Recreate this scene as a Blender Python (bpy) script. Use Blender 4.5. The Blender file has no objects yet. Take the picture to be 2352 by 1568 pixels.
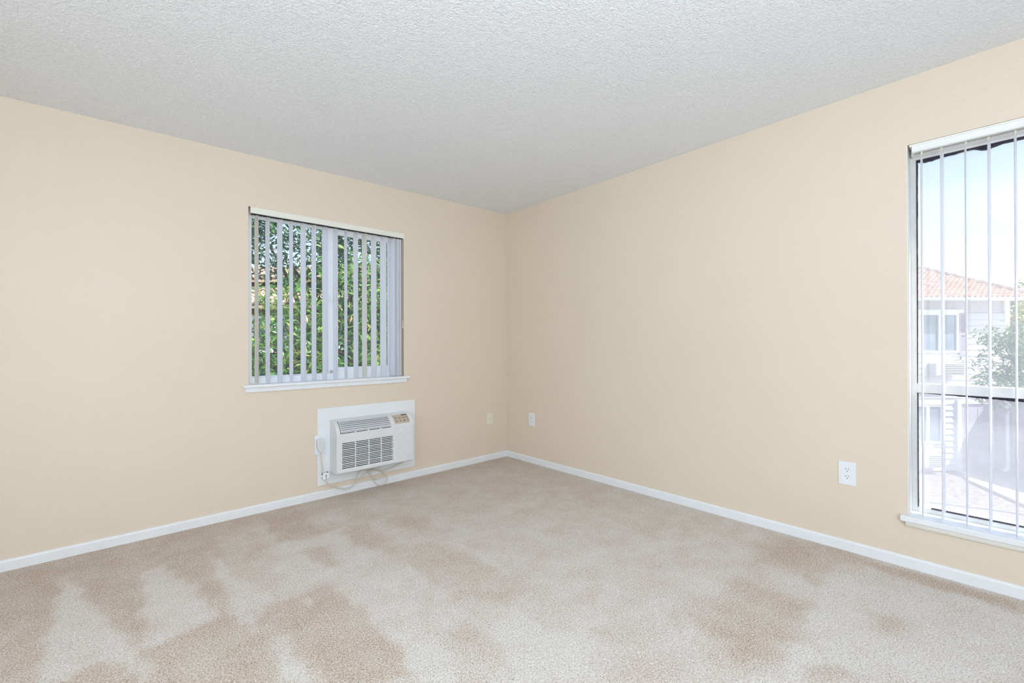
import bpy, bmesh, math, random
import numpy as np
from mathutils import Vector, Matrix
random.seed(7); RNG = np.random.default_rng(7)
SC = bpy.context.scene
COL = SC.collection
# ------------------------------------------------------------------ camera, sky, sun, lamps, exposure
YAW, PITCH, ROLL = math.radians(47.79056), math.radians(0.12837), math.radians(-0.1814)
CAM = Vector((-3.02325, -3.41440, 1.14574))
fw = Vector((math.cos(PITCH)*math.cos(YAW), math.cos(PITCH)*math.sin(YAW), math.sin(PITCH)))
rt = fw.cross(Vector((0, 0, 1))).normalized(); up = rt.cross(fw)
rt2 = rt*math.cos(ROLL) + up*math.sin(ROLL); up2 = up*math.cos(ROLL) - rt*math.sin(ROLL)
cam = bpy.data.cameras.new('camera'); camo = bpy.data.objects.new('camera', cam); COL.objects.link(camo)
M4 = Matrix((rt2, up2, -fw)).transposed().to_4x4(); M4.translation = CAM
camo.matrix_world = M4
cam.sensor_width = 36.0; cam.lens = 15.8352; cam.clip_start = 0.05; cam.clip_end = 500
SC.camera = camo
SC.view_settings.view_transform = 'Standard'
SC.view_settings.look = 'None'
SC.view_settings.gamma = 1.0
SC.view_settings.use_curve_mapping = False
SC.view_settings.exposure = 0.0
SC.cycles.use_denoising = True
SC.cycles.max_bounces = 10; SC.cycles.diffuse_bounces = 6; SC.cycles.transparent_max_bounces = 16
SC.cycles.caustics_reflective = False; SC.cycles.caustics_refractive = False

SUN_DIR = Vector((0.16, -0.75, 1.0)).normalized()          # towards the sun
world = bpy.data.worlds.new('sky'); SC.world = world; world.use_nodes = True
wt = world.node_tree; wt.nodes.clear()
sky = wt.nodes.new('ShaderNodeTexSky'); sky.sky_type = 'NISHITA'; sky.sun_disc = False
sky.sun_elevation = math.asin(SUN_DIR.z); sky.sun_rotation = math.atan2(SUN_DIR.x, SUN_DIR.y)
sky.air_density = 1.0; sky.dust_density = 1.6; sky.ozone_density = 1.0; sky.altitude = 50
bg = wt.nodes.new('ShaderNodeBackground'); bg.inputs['Strength'].default_value = 0.30
wo = wt.nodes.new('ShaderNodeOutputWorld')
hsv = wt.nodes.new('ShaderNodeHueSaturation'); hsv.inputs['Saturation'].default_value = 0.8
wt.links.new(sky.outputs[0], hsv.inputs['Color']); wt.links.new(hsv.outputs[0], bg.inputs[0]); wt.links.new(bg.outputs[0], wo.inputs[0])

def lamp(name, kind, loc, direction, energy, color, sx=1, sy=1):
    l = bpy.data.lights.new(name, kind); l.energy = energy; l.color = color
    if kind == 'AREA': l.shape = 'RECTANGLE'; l.size = sx; l.size_y = sy
    o = bpy.data.objects.new(name, l); COL.objects.link(o); o.location = loc
    o.rotation_euler = Vector(direction).to_track_quat('-Z', 'Y').to_euler()
    return l
s = lamp('sun', 'SUN', (0, -20, 30), -SUN_DIR, 6.5, (1.0, 0.97, 0.93)); s.angle = math.radians(0.6)
# added fill lamps inside the room, standing in for daylight from behind and bounced flash
lamp('rear_fill', 'AREA', (-3.25, -4.9, 1.40), (0.12, 1, -0.10), 62, (0.775, 0.885, 0.985), 1.9, 1.4)
lamp('side_fill', 'AREA', (-4.32, -3.0, 1.30), (1, 0, -0.12), 38, (0.775, 0.885, 0.985), 3.0, 2.1)
lamp('upward_fill', 'AREA', (-2.9, -3.9, 1.75), (0.12, 0.15, 1), 44, (0.74, 0.885, 1.0), 0.6, 0.6)
# ------------------------------------------------------------------ helpers
def tag(o, label=None, cat=None, group=None, kind=None):
    if label: o['label'] = label
    if cat: o['category'] = cat
    if group: o['group'] = group
    if kind: o['kind'] = kind
    return o

def origin(p):
    v = Vector((0, 0, 0))
    while p is not None: v = v + p.location; p = p.parent
    return v

def empty(name, loc, parent=None):
    o = bpy.data.objects.new(name, None); COL.objects.link(o)
    o.empty_display_size = 0.1
    o.location = Vector(loc) - origin(parent); o.parent = parent
    return o

class MB:
    """collects boxes, strips and tubes given in world coordinates; build() links them as one mesh object"""
    def __init__(s, T=None): s.v = []; s.f = []; s.T = T
    def add(s, vs, fs):
        n = len(s.v)
        s.v += [tuple(s.T(*v)) if s.T else tuple(v) for v in vs]
        s.f += [tuple(i+n for i in f) for f in fs]; return s
    def box(s, x0, x1, y0, y1, z0, z1):
        return s.add([(x0,y0,z0),(x1,y0,z0),(x1,y1,z0),(x0,y1,z0),(x0,y0,z1),(x1,y0,z1),(x1,y1,z1),(x0,y1,z1)],
                     [(0,3,2,1),(4,5,6,7),(0,1,5,4),(1,2,6,5),(2,3,7,6),(3,0,4,7)])
    def prism(s, ring0, ring1):
        n = len(ring0)
        return s.add(list(ring0)+list(ring1), [(i,(i+1)%n,n+(i+1)%n,n+i) for i in range(n)]+[tuple(range(n-1,-1,-1)), tuple(range(n,2*n))])
    def tube(s, pts, r, n=8, closed_ends=True):
        pts = [Vector(p) for p in pts]; rings = []
        t0 = (pts[1]-pts[0]).normalized(); a = t0.orthogonal().normalized()
        for i, p in enumerate(pts):
            t = (pts[min(i+1,len(pts)-1)]-pts[max(i-1,0)]).normalized()
            a = (a - t*a.dot(t)).normalized(); b = t.cross(a)
            rr = r[i] if hasattr(r, '__len__') else r
            rings.append([p+(a*math.cos(2*math.pi*k/n)+b*math.sin(2*math.pi*k/n))*rr for k in range(n)])
        vs = [q for R in rings for q in R]; fs = []
        for i in range(len(rings)-1):
            for k in range(n): fs.append((i*n+k, i*n+(k+1)%n, (i+1)*n+(k+1)%n, (i+1)*n+k))
        if closed_ends: fs += [tuple(range(n-1,-1,-1)), tuple((len(rings)-1)*n+k for k in range(n))]
        return s.add(vs, fs)
    def build(s, name, mat, parent=None, bevel=0, smooth=False, seg=2, fix=True):
        o0 = origin(parent)
        me = bpy.data.meshes.new(name)
        me.from_pydata([tuple(Vector(v)-o0) for v in s.v], [], s.f)
        if fix or bevel:
            bm = bmesh.new(); bm.from_mesh(me)
            if fix: bmesh.ops.recalc_face_normals(bm, faces=bm.faces)
            if bevel:
                es = [e for e in bm.edges if len(e.link_faces) == 2 and e.calc_face_angle(0) > 0.6]
                bmesh.ops.bevel(bm, geom=es, offset=bevel, segments=seg, profile=0.5, affect='EDGES', clamp_overlap=True)
            bm.to_mesh(me); bm.free()
        me.materials.append(mat)
        if smooth: me.polygons.foreach_set('use_smooth', [True]*len(me.polygons))
        o = bpy.data.objects.new(name, me); COL.objects.link(o); o.parent = parent
        return o

def catmull(pts, k=6):
    P = [Vector(p) for p in pts]; P = [2*P[0]-P[1]] + P + [2*P[-1]-P[-2]]; out = []
    for i in range(1, len(P)-2):
        for j in range(k):
            t = j/k; a,b,c,d = P[i-1:i+3]
            out.append(0.5*((2*b)+(c-a)*t+(2*a-5*b+4*c-d)*t*t+(3*b-a-3*c+d)*t**3))
    out.append(P[-2]); return out

# ------------------------------------------------------------------ materials
def srgb(r, g, b):
    f = lambda c: c/12.92 if c <= 0.04045 else ((c+0.055)/1.055)**2.4
    return (f(r/255), f(g/255), f(b/255), 1)

class NT:
    def __init__(s, name):
        s.m = bpy.data.materials.new(name); s.m.use_nodes = True; s.t = s.m.node_tree; s.t.nodes.clear()
        s.out = s.n('OutputMaterial')
    def n(s, kind, **kw):
        x = s.t.nodes.new('ShaderNode'+kind)
        for k, v in kw.items():
            if k in x.inputs: x.inputs[k].default_value = v
            else: setattr(x, k, v)
        return x
    def l(s, a, b): s.t.links.new(a, b)
    def bsdf(s, color, rough=0.6, spec=0.4, **kw):
        b = s.n('BsdfPrincipled'); b.inputs['Roughness'].default_value = rough
        b.inputs['Specular IOR Level'].default_value = spec
        for k, v in kw.items(): b.inputs[k].default_value = v
        if hasattr(color, 'links') or hasattr(color, 'is_linked'): s.l(color, b.inputs['Base Color'])
        else: b.inputs['Base Color'].default_value = color
        s.l(b.outputs[0], s.out.inputs[0]); return b
    def coords(s): return s.n('TexCoord').outputs['Object']
    def noise(s, vec, scale, detail=3, rough=0.55, dist=0.0):
        t = s.n('TexNoise'); t.inputs['Scale'].default_value = scale; t.inputs['Detail'].default_value = detail
        t.inputs['Roughness'].default_value = rough; t.inputs['Distortion'].default_value = dist
        s.l(vec, t.inputs['Vector']); return t
    def ramp(s, fac, stops):
        r = s.n('ValToRGB'); e = r.color_ramp.elements
        while len(e) < len(stops): e.new(0.5)
        for el, (p, c) in zip(e, stops): el.position = p; el.color = c
        s.l(fac, r.inputs[0]); return r
    def bump(s, height, dist, strength, bsdf):
        b = s.n('Bump'); b.inputs['Distance'].default_value = dist; b.inputs['Strength'].default_value = strength
        s.l(height, b.inputs['Height']); s.l(b.outputs[0], bsdf.inputs['Normal']); return b
    def mix(s, fac, a, b, blend='MIX'):
        m = s.n('Mix', data_type='RGBA', blend_type=blend)
        for sock, v in ((m.inputs[0], fac), (m.inputs[6], a), (m.inputs[7], b)):
            if hasattr(v, 'is_linked'): s.l(v, sock)
            else: sock.default_value = v
        return m.outputs[2]

def plain(name, color, rough=0.5, spec=0.4, grain=0.0, gscale=60, bump=0.0, **kw):
    t = NT(name); c = t.coords(); n = t.noise(c, gscale, 3)
    lo = tuple(max(0, v*(1-grain)) for v in color[:3])+(1,)
    hi = tuple(min(1, v*(1+grain)) for v in color[:3])+(1,)
    r = t.ramp(n.outputs[0], [(0.3, lo), (0.7, hi)])
    b = t.bsdf(r.outputs[0], rough, spec, **kw)
    if bump: t.bump(n.outputs[0], bump, 0.6, b)
    return t.m

def mat_wall():
    t = NT('beige_wall_paint'); c = t.coords()
    big = t.noise(c, 0.9, 2)
    r = t.ramp(big.outputs[0], [(0.3, WALL_LO), (0.7, WALL_HI)])
    b = t.bsdf(r.outputs[0], 0.40, 0.38)
    n1 = t.noise(c, 95, 4, 0.6, 0.8); n2 = t.noise(c, 22, 2)
    m = t.n('Math', operation='MULTIPLY_ADD'); t.l(n2.outputs[0], m.inputs[0]); m.inputs[1].default_value = 1.2
    t.l(n1.outputs[0], m.inputs[2])
    t.bump(m.outputs[0], 0.0022, 0.35, b)
    return t.m
WALL_LO, WALL_HI = (0.735, 0.643, 0.532, 1), (0.752, 0.660, 0.55, 1)

def mat_ceiling():
    t = NT('textured_ceiling_paint'); c = t.coords()
    n1 = t.noise(c, 100, 3, 0.6, 0.6); n2 = t.noise(c, 34, 2, 0.5, 0.4)
    r = t.ramp(n1.outputs[0], [(0.35, (0.82, 0.85, 0.90, 1)), (0.65, (0.90, 0.935, 0.985, 1))])
    b = t.bsdf(r.outputs[0], 0.75, 0.2)
    m = t.n('Math', operation='MULTIPLY_ADD'); t.l(n2.outputs[0], m.inputs[0]); m.inputs[1].default_value = 0.5
    t.l(n1.outputs[0], m.inputs[2])
    t.bump(m.outputs[0], 0.0085, 0.8, b)
    return t.m

def mat_carpet():
    t = NT('beige_cut_pile_carpet'); c = t.coords()
    at = t.n('Attribute', attribute_name='nap')
    # tufts: short twisted strands, light and tan yarns mixed
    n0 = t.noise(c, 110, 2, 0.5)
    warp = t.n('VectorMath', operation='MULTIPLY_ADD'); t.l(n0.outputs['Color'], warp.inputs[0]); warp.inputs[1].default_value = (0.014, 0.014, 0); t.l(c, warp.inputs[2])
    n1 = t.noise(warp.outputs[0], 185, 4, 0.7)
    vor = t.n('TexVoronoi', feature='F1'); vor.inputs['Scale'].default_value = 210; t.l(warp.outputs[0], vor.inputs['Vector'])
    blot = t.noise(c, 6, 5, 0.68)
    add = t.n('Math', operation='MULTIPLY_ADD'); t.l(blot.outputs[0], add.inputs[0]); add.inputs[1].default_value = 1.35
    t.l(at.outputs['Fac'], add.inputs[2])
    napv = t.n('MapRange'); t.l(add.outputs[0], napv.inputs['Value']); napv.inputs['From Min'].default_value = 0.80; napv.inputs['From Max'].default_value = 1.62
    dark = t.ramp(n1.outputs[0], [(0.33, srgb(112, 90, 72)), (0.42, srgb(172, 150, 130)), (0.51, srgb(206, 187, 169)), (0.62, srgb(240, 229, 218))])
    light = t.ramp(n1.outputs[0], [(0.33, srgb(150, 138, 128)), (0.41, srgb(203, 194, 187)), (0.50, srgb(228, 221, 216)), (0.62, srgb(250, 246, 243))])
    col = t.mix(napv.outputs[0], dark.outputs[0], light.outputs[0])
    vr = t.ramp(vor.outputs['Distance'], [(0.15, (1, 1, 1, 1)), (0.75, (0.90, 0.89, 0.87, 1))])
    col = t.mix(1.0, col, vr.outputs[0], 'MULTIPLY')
    b = t.bsdf(col, 0.95, 0.1)
    b.inputs['Sheen Weight'].default_value = 0.25; b.inputs['Sheen Roughness'].default_value = 0.5
    h = t.n('Math', operation='SUBTRACT'); t.l(n1.outputs[0], h.inputs[0]); t.l(vor.outputs['Distance'], h.inputs[1])
    t.bump(h.outputs[0], 0.006, 0.6, b)
    return t.m

def mat_glass(name, veil, tint=(0.97, 0.985, 0.99, 1), refl=0.10):
    """thin window glass: clear, a little mirror, and a pale film for dust and the overexposed haze"""
    t = NT(name); c = t.coords()
    tr = t.n('BsdfTransparent'); tr.inputs[0].default_value = tint
    gl = t.n('BsdfGlossy'); gl.inputs['Roughness'].default_value = 0.02; gl.inputs[0].default_value = (1, 1, 1, 1)
    fr = t.n('Fresnel'); fr.inputs[0].default_value = 1.45
    ml = t.n('Math', operation='MINIMUM'); t.l(fr.outputs[0], ml.inputs[0]); ml.inputs[1].default_value = refl
    a = t.n('MixShader'); t.l(ml.outputs[0], a.inputs[0]); t.l(tr.outputs[0], a.inputs[1]); t.l(gl.outputs[0], a.inputs[2])
    tl = t.n('BsdfTranslucent'); tl.inputs[0].default_value = (0.92, 0.94, 0.97, 1)
    n = t.noise(c, 5, 4); r = t.ramp(n.outputs[0], [(0.25, (veil*0.8,)*3+(1,)), (0.75, (min(1, veil*1.2),)*3+(1,))])
    m = t.n('MixShader'); t.l(r.outputs[0], m.inputs[0]); t.l(a.outputs[0], m.inputs[1]); t.l(tl.outputs[0], m.inputs[2])
    t.l(m.outputs[0], t.out.inputs[0]); return t.m

def mat_leaf(name, stops, trans=0.35):
    t = NT(name)
    geo = t.n('NewGeometry'); oi = t.n('ObjectInfo')
    ad = t.n('Math', operation='ADD'); t.l(geo.outputs['Random Per Island'], ad.inputs[0]); t.l(oi.outputs['Random'], ad.inputs[1])
    fr = t.n('Math', operation='FRACT'); t.l(ad.outputs[0], fr.inputs[0])
    r = t.ramp(fr.outputs[0], stops)
    b = t.bsdf(r.outputs[0], 0.28, 0.5)
    tl = t.n('BsdfTranslucent'); t.l(r.outputs[0], tl.inputs[0])
    m = t.n('MixShader'); m.inputs[0].default_value = trans
    t.l(b.outputs[0], m.inputs[1]); t.l(tl.outputs[0], m.inputs[2]); t.l(m.outputs[0], t.out.inputs[0]); return t.m

W = {}
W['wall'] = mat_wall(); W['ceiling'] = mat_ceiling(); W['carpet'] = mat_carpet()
W['trim'] = plain('white_gloss_trim', (0.80, 0.83, 0.87, 1), 0.35, 0.4, 0.02, 8)
W['cream_trim'] = plain('cream_painted_wood', (0.84, 0.84, 0.80, 1), 0.4, 0.4, 0.03, 9)
W['vinyl'] = plain('white_vinyl_frame', (0.89, 0.905, 0.94, 1), 0.35, 0.45, 0.015, 10)
W['oldpaint'] = plain('worn_painted_frame', (0.84, 0.84, 0.82, 1), 0.5, 0.35, 0.04, 14, 0.0006)
def mat_slat(name, col):
    t = NT(name); b = t.bsdf(col, 0.4, 0.4); tl = t.n('BsdfTranslucent'); tl.inputs[0].default_value = col
    m = t.n('MixShader'); m.inputs[0].default_value = 0.45; t.l(b.outputs[0], m.inputs[1]); t.l(tl.outputs[0], m.inputs[2]); t.l(m.outputs[0], t.out.inputs[0]); return t.m
W['slat'] = mat_slat('pvc_slat', (0.93, 0.94, 0.97, 1))
W['cream_slat'] = mat_slat('aged_pvc_slat', (0.92, 0.91, 0.86, 1))
W['rail'] = plain('ivory_headrail', (0.80, 0.80, 0.74, 1), 0.35, 0.45, 0.02, 12)
W['rail_white'] = plain('white_headrail', (0.84, 0.85, 0.85, 1), 0.35, 0.45, 0.02, 12)
W['hook'] = plain('yellowed_plastic', (0.72, 0.68, 0.50, 1), 0.4, 0.4, 0.03, 50)
W['clear'] = mat_glass('clear_pane', 0.01)
W['dust_haze'] = mat_glass('dust_haze_pane', 0.15)
W['hazy'] = mat_glass('hazy_dirty_pane', 0.34)  # stronger veil: dirt and the washed-out overexposure together
W['caulk'] = plain('black_sealant', (0.035, 0.033, 0.05, 1), 0.7, 0.3, 0.3, 60)
W['board'] = plain('white_board', (0.79, 0.82, 0.85, 1), 0.5, 0.35, 0.015, 6)
W['acbody'] = plain('offwhite_abs', (0.72, 0.74, 0.76, 1), 0.42, 0.4, 0.015, 25)
W['aclouver'] = plain('grey_white_abs', (0.62, 0.64, 0.69, 1), 0.42, 0.4, 0.015, 25)
W['acbar'] = plain('grille_abs', (0.78, 0.81, 0.84, 1), 0.42, 0.4, 0.015, 25)
W['track'] = plain('grey_track', (0.42, 0.41, 0.37, 1), 0.5, 0.3, 0.05, 40)
W['dark'] = plain('dark_cavity', (0.03, 0.033, 0.04, 1), 0.8, 0.2, 0.1, 40)
W['panel'] = plain('taupe_control_film', (0.52, 0.46, 0.36, 1), 0.45, 0.35, 0.04, 90)
W['ink'] = plain('dark_print', (0.05, 0.04, 0.03, 1), 0.6, 0.3, 0.1, 90)
W['inkmid'] = plain('brown_print', (0.17, 0.14, 0.10, 1), 0.6, 0.3, 0.1, 90)
W['cord'] = plain('beige_cable', (0.66, 0.63, 0.54, 1), 0.45, 0.4, 0.05, 60)
W['plug'] = plain('grey_plug', (0.66, 0.68, 0.68, 1), 0.45, 0.4, 0.03, 60)
W['plate'] = plain('white_cover_plate', (0.80, 0.83, 0.89, 1), 0.3, 0.45, 0.01, 40)
W['ivory'] = plain('ivory_cover_plate', (0.80, 0.77, 0.66, 1), 0.35, 0.45, 0.015, 40)
W['metal'] = plain('steel', (0.45, 0.45, 0.44, 1), 0.35, 0.5, 0.05, 80, 0.0, Metallic=0.8)
# ------------------------------------------------------------------ the room shell
XL, YB, TH = -4.40, -5.00, 0.16
def ceil_z(x, y): return 2.44 + 0.01247*x - 0.01425*y
def wall_with_hole(name, axis, a0, a1, ztop0, ztop1, hole, sign=1):
    """a slab on plane axis=0 running a0..a1 in the other axis, thickness outward, one window opening"""
    mb = MB(); h0, h1, hz0, hz1 = hole; zb = -0.25
    zt = lambda a: ztop0 + (ztop1-ztop0)*(a-a0)/(a1-a0)
    A = [a0, h0, h1, a1]
    def P(a, d, z): return (a, d, z) if axis == 'y' else (d, a, z)
    V = {}; vs = []; fs = []
    def vid(a, d, z):
        k = (round(a, 5), round(d, 5), round(z, 5))
        if k not in V: V[k] = len(vs); vs.append(P(a, d, z))
        return V[k]
    for d in (0.0, TH):
        for i in range(3):
            rows = [lambda a: zb, lambda a: hz0, lambda a: hz1, zt]
            for j in range(3):
                if i == 1 and j == 1: continue
                fs.append((vid(A[i], d, rows[j](A[i])), vid(A[i+1], d, rows[j](A[i+1])), vid(A[i+1], d, rows[j+1](A[i+1])), vid(A[i], d, rows[j+1](A[i]))))
    q = lambda a, b: fs.append((vid(a[0], 0, a[1]), vid(b[0], 0, b[1]), vid(b[0], TH, b[1]), vid(a[0], TH, a[1])))
    c = [(h0, hz0), (h1, hz0), (h1, hz1), (h0, hz1)]
    for i in range(4): q(c[i], c[(i+1) % 4])
    bot = [(a, zb) for a in A]; top = [(a, zt(a)) for a in A]
    for L in (bot, top):
        for i in range(3): q(L[i], L[i+1])
    for a in (a0, a1):
        zz = [zb, hz0, hz1, zt(a)]
        for i in range(3): q((a, zz[i]), (a, zz[i+1]))
    mb.add(vs, fs)
    return tag(mb.build(name, W['wall']), kind='structure')
HA = (-2.305, -1.153, 0.862, 2.064)        # opening in the left wall (x0, x1, z0, z1)
HB = (-4.62, -3.070, 0.262, 2.140)         # opening in the right wall (y0, y1, z0, z1)
wall_with_hole('wall_left', 'y', XL-TH, TH, ceil_z(XL-TH, 0)+0.03, ceil_z(TH, 0)+0.03, HA)
wall_with_hole('wall_right', 'x', YB-TH, 0.0, ceil_z(0, YB-TH)+0.03, ceil_z(0, 0)+0.03, HB)
tag(MB().box(XL-TH, 0, YB-TH, YB, -0.25, 2.56).build('wall_back', W['wall']), kind='structure')
tag(MB().box(XL-TH, XL, YB, 0, -0.25, 2.56).build('wall_side', W['wall']), kind='structure')
cx = [XL-TH, TH]; cy = [YB-TH, TH]
ring = [(cx[0], cy[0]), (cx[1], cy[0]), (cx[1], cy[1]), (cx[0], cy[1])]
tag(MB().prism([(x, y, ceil_z(x, y)) for x, y in ring], [(x, y, ceil_z(x, y)+0.2) for x, y in ring]).build('ceiling', W['ceiling']), kind='structure')

# carpet: the nap (which way the vacuum left the pile lying) plus a painted pool of light, as vertex attribute of the floor
NAP=[
(0.95,0.03,[(-3.16,-0.26),(-3.06,-0.71),(-2.97,-1.07),(-2.91,-1.35),(-2.89,-1.48),(-2.93,-1.44),(-2.97,-1.29),(-3.01,-1.21),(-3.08,-1.23),(-3.13,-1.26),(-3.19,-1.2),(-3.19,-1.01),(-3.18,-0.78),(-3.18,-0.55)]),
(0.90,0.03,[(-2.9,-0.52),(-2.8,-0.47),(-2.71,-0.81),(-2.68,-1.07),(-2.68,-1.19),(-2.82,-1.22),(-2.89,-1.22),(-2.92,-1.19),(-2.89,-1.07),(-2.9,-0.91),(-2.87,-0.69)]),
(0.90,0.03,[(-2.59,-0.43),(-2.57,-0.68),(-2.52,-0.93),(-2.48,-1.06),(-2.45,-1.21),(-2.57,-1.21),(-2.53,-1.47),(-2.52,-1.59),(-2.51,-1.69),(-2.51,-1.82),(-2.58,-1.76),(-2.54,-1.55),(-2.57,-1.34),(-2.64,-1.2),(-2.6,-1.1),(-2.61,-0.94),(-2.6,-0.68)]),
(0.82,0.05,[(-2.31,-0.35),(-2.27,-0.6),(-2.15,-0.64),(-1.93,-0.64),(-1.94,-0.83),(-1.84,-1.12),(-1.96,-1.28),(-1.92,-1.48),(-1.95,-1.84),(-2.04,-1.95),(-2.14,-2.12),(-2.15,-2.16),(-2.25,-2.07),(-2.2,-1.88),(-2.19,-1.69),(-2.19,-1.48),(-2.21,-1.36),(-2.24,-1.2),(-2.39,-1.21),(-2.37,-0.98)]),
(0.18,0.04,[(-2.25,-0.07),(-2.04,-0.15),(-2.06,-0.61),(-2.26,-0.61),(-2.27,-0.36)]),
(0.35,0.04,[(-2.22,-0.78),(-2.09,-0.8),(-2.11,-0.97),(-2.13,-1.12),(-2.18,-1.04)]),
(0.35,0.05,[(-1.95,-0.71),(-1.78,-0.63),(-1.8,-1.04),(-1.85,-1.25),(-1.89,-1.1),(-1.96,-0.89)]),
(0.30,0.06,[(-1.66,-0.68),(-1.46,-0.79),(-1.45,-0.94),(-1.58,-0.99),(-1.66,-0.86)]),
(0.28,0.03,[(-2.38,-1.25),(-2.25,-1.22),(-2.22,-1.38),(-2.2,-1.56),(-2.21,-1.73),(-2.2,-1.88),(-2.23,-1.98),(-2.25,-2.06),(-2.48,-1.85),(-2.49,-1.7),(-2.48,-1.59),(-2.52,-1.45),(-2.54,-1.34),(-2.52,-1.26),(-2.43,-1.24)]),
(0.90,0.02,[(-2.38,-1.31),(-2.33,-1.31),(-2.34,-1.35),(-2.36,-1.35)]),
(0.45,0.08,[(-1.86,-1.15),(-1.64,-1.16),(-1.56,-1.34),(-1.49,-1.63),(-1.51,-1.91),(-1.7,-1.93),(-1.84,-1.73),(-1.87,-1.54),(-1.87,-1.4)]),
(0.95,0.03,[(-1.89,-1.3),(-1.87,-1.42),(-1.87,-1.66),(-1.9,-1.87),(-1.92,-1.88),(-1.93,-1.69),(-1.91,-1.45)]),
(0.90,0.03,[(-1.52,-1.25),(-1.5,-1.46),(-1.51,-1.75),(-1.54,-1.74),(-1.55,-1.5)]),
(0.40,0.10,[(-2.01,-1.92),(-1.95,-1.94),(-1.91,-2.07),(-1.91,-2.16),(-1.99,-2.09),(-2.04,-2)]),
(1.00,0.04,[(-2.16,-1.71),(-2.16,-1.84),(-2.16,-1.95),(-2.14,-2.12),(-2.15,-2.16),(-2.21,-2.1),(-2.21,-1.95),(-2.2,-1.81)]),
(0.95,0.06,[(-1.87,-1.99),(-1.72,-2),(-1.71,-2.19),(-1.63,-2.38),(-1.78,-2.49),(-1.98,-2.31),(-1.91,-2.12)]),
(0.30,0.13,[(-0.83,-2.53),(-0.75,-2.58),(-0.72,-2.83),(-0.85,-2.86),(-0.96,-2.85),(-1.2,-2.86),(-1.25,-2.85),(-1.35,-2.72),(-1.3,-2.64),(-1.23,-2.49),(-1.12,-2.53),(-0.97,-2.6)]),
(0.25,0.10,[(-0.3,-2.45),(-0.02,-2.55),(0.07,-2.88),(-0.13,-2.91),(-0.24,-2.78),(-0.53,-2.81),(-0.48,-2.71),(-0.47,-2.52)]),
(0.35,0.10,[(-1.61,-2.5),(-1.47,-2.6),(-1.54,-2.65),(-1.62,-2.64),(-1.75,-2.52)]),
(0.40,0.04,[(-1.6,-2.27),(-1.54,-2.3),(-1.55,-2.39),(-1.59,-2.37)]),
(0.92,0.03,[(-0.56,-2.82),(-0.31,-2.85),(-0.27,-2.88),(-0.41,-2.95),(-0.69,-3),(-0.82,-3.07),(-0.98,-3.06),(-1.1,-3.01),(-1.24,-2.94),(-1.3,-2.93),(-1.34,-2.9),(-1.2,-2.88),(-0.95,-2.87),(-0.71,-2.84)]),
(0.85,0.06,[(-0.41,-2.95),(-0.18,-3.16),(-0.21,-3.45),(-0.74,-3.44),(-1.14,-3.08),(-0.98,-3.06),(-0.82,-3.07)]),
(0.35,0.09,[(-0.72,-3.01),(-0.62,-3.07),(-0.58,-3.14),(-0.68,-3.13),(-0.77,-3.06)]),
(0.10,0.04,[(-0.07,-2.84),(-0.04,-3.15),(-0.06,-3.43),(-0.16,-3.45),(-0.14,-3.3),(-0.17,-3.16),(-0.15,-2.97)]),
(0.40,0.04,[(-1.14,-2.97),(-1.1,-3),(-1.11,-3.06),(-1.14,-3.08),(-1.29,-2.94),(-1.23,-2.94)])]

def nap_and_glow(X, Y):
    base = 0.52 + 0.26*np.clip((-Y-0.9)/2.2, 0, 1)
    base = base + 0.12*np.exp(-((X+1.3)**2+(Y+1.5)**2)/0.9)  # painted lighter centre, making up for the lamps' falloff
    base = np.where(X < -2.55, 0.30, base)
    wallband = np.clip((0.30+Y)/0.22, 0, 1)                      # darker band along the left wall
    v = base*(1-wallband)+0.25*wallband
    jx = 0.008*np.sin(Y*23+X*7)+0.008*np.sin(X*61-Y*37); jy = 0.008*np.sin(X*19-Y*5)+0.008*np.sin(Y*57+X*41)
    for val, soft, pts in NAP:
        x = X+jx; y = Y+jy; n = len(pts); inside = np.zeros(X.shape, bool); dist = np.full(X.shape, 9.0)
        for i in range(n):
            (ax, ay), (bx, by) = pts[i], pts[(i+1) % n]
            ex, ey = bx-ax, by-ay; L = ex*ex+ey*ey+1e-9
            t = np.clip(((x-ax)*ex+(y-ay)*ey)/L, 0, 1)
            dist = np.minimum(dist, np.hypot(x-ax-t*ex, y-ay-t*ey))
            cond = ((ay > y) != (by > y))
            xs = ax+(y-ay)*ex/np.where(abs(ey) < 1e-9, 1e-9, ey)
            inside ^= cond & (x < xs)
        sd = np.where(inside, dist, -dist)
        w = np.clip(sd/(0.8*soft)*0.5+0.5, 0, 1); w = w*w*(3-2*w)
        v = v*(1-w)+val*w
    return v
nx, ny = 177, 201
gx = np.linspace(XL, 0, nx); gy = np.linspace(YB, 0, ny); GX, GY = np.meshgrid(gx, gy)
me = bpy.data.meshes.new('floor')
vs = np.stack([GX, GY, np.zeros_like(GX)], -1).reshape(-1, 3)
idx = np.arange(nx*ny).reshape(ny, nx)
fs = np.stack([idx[:-1, :-1], idx[:-1, 1:], idx[1:, 1:], idx[1:, :-1]], -1).reshape(-1, 4)
nb = len(vs)
vs2 = np.array([(XL, YB, -0.12), (0, YB, -0.12), (0, 0, -0.12), (XL, 0, -0.12)])
cc = [idx[0, 0], idx[0, -1], idx[-1, -1], idx[-1, 0]]
fl = [tuple(int(i) for i in f) for f in fs]
edges = [idx[0, :], idx[:, -1], idx[-1, ::-1], idx[::-1, 0]]
for k, e in enumerate(edges): fl.append(tuple(int(i) for i in e[::-1])+(nb+k, nb+(k+1) % 4))
fl.append((nb+3, nb+2, nb+1, nb))
me.from_pydata([tuple(v) for v in np.vstack([vs, vs2])], [], fl)
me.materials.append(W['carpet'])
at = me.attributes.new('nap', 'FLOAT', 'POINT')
at.data.foreach_set('value', np.concatenate([nap_and_glow(GX, GY).reshape(-1), np.full(4, 0.4)]).astype(np.float32))
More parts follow.
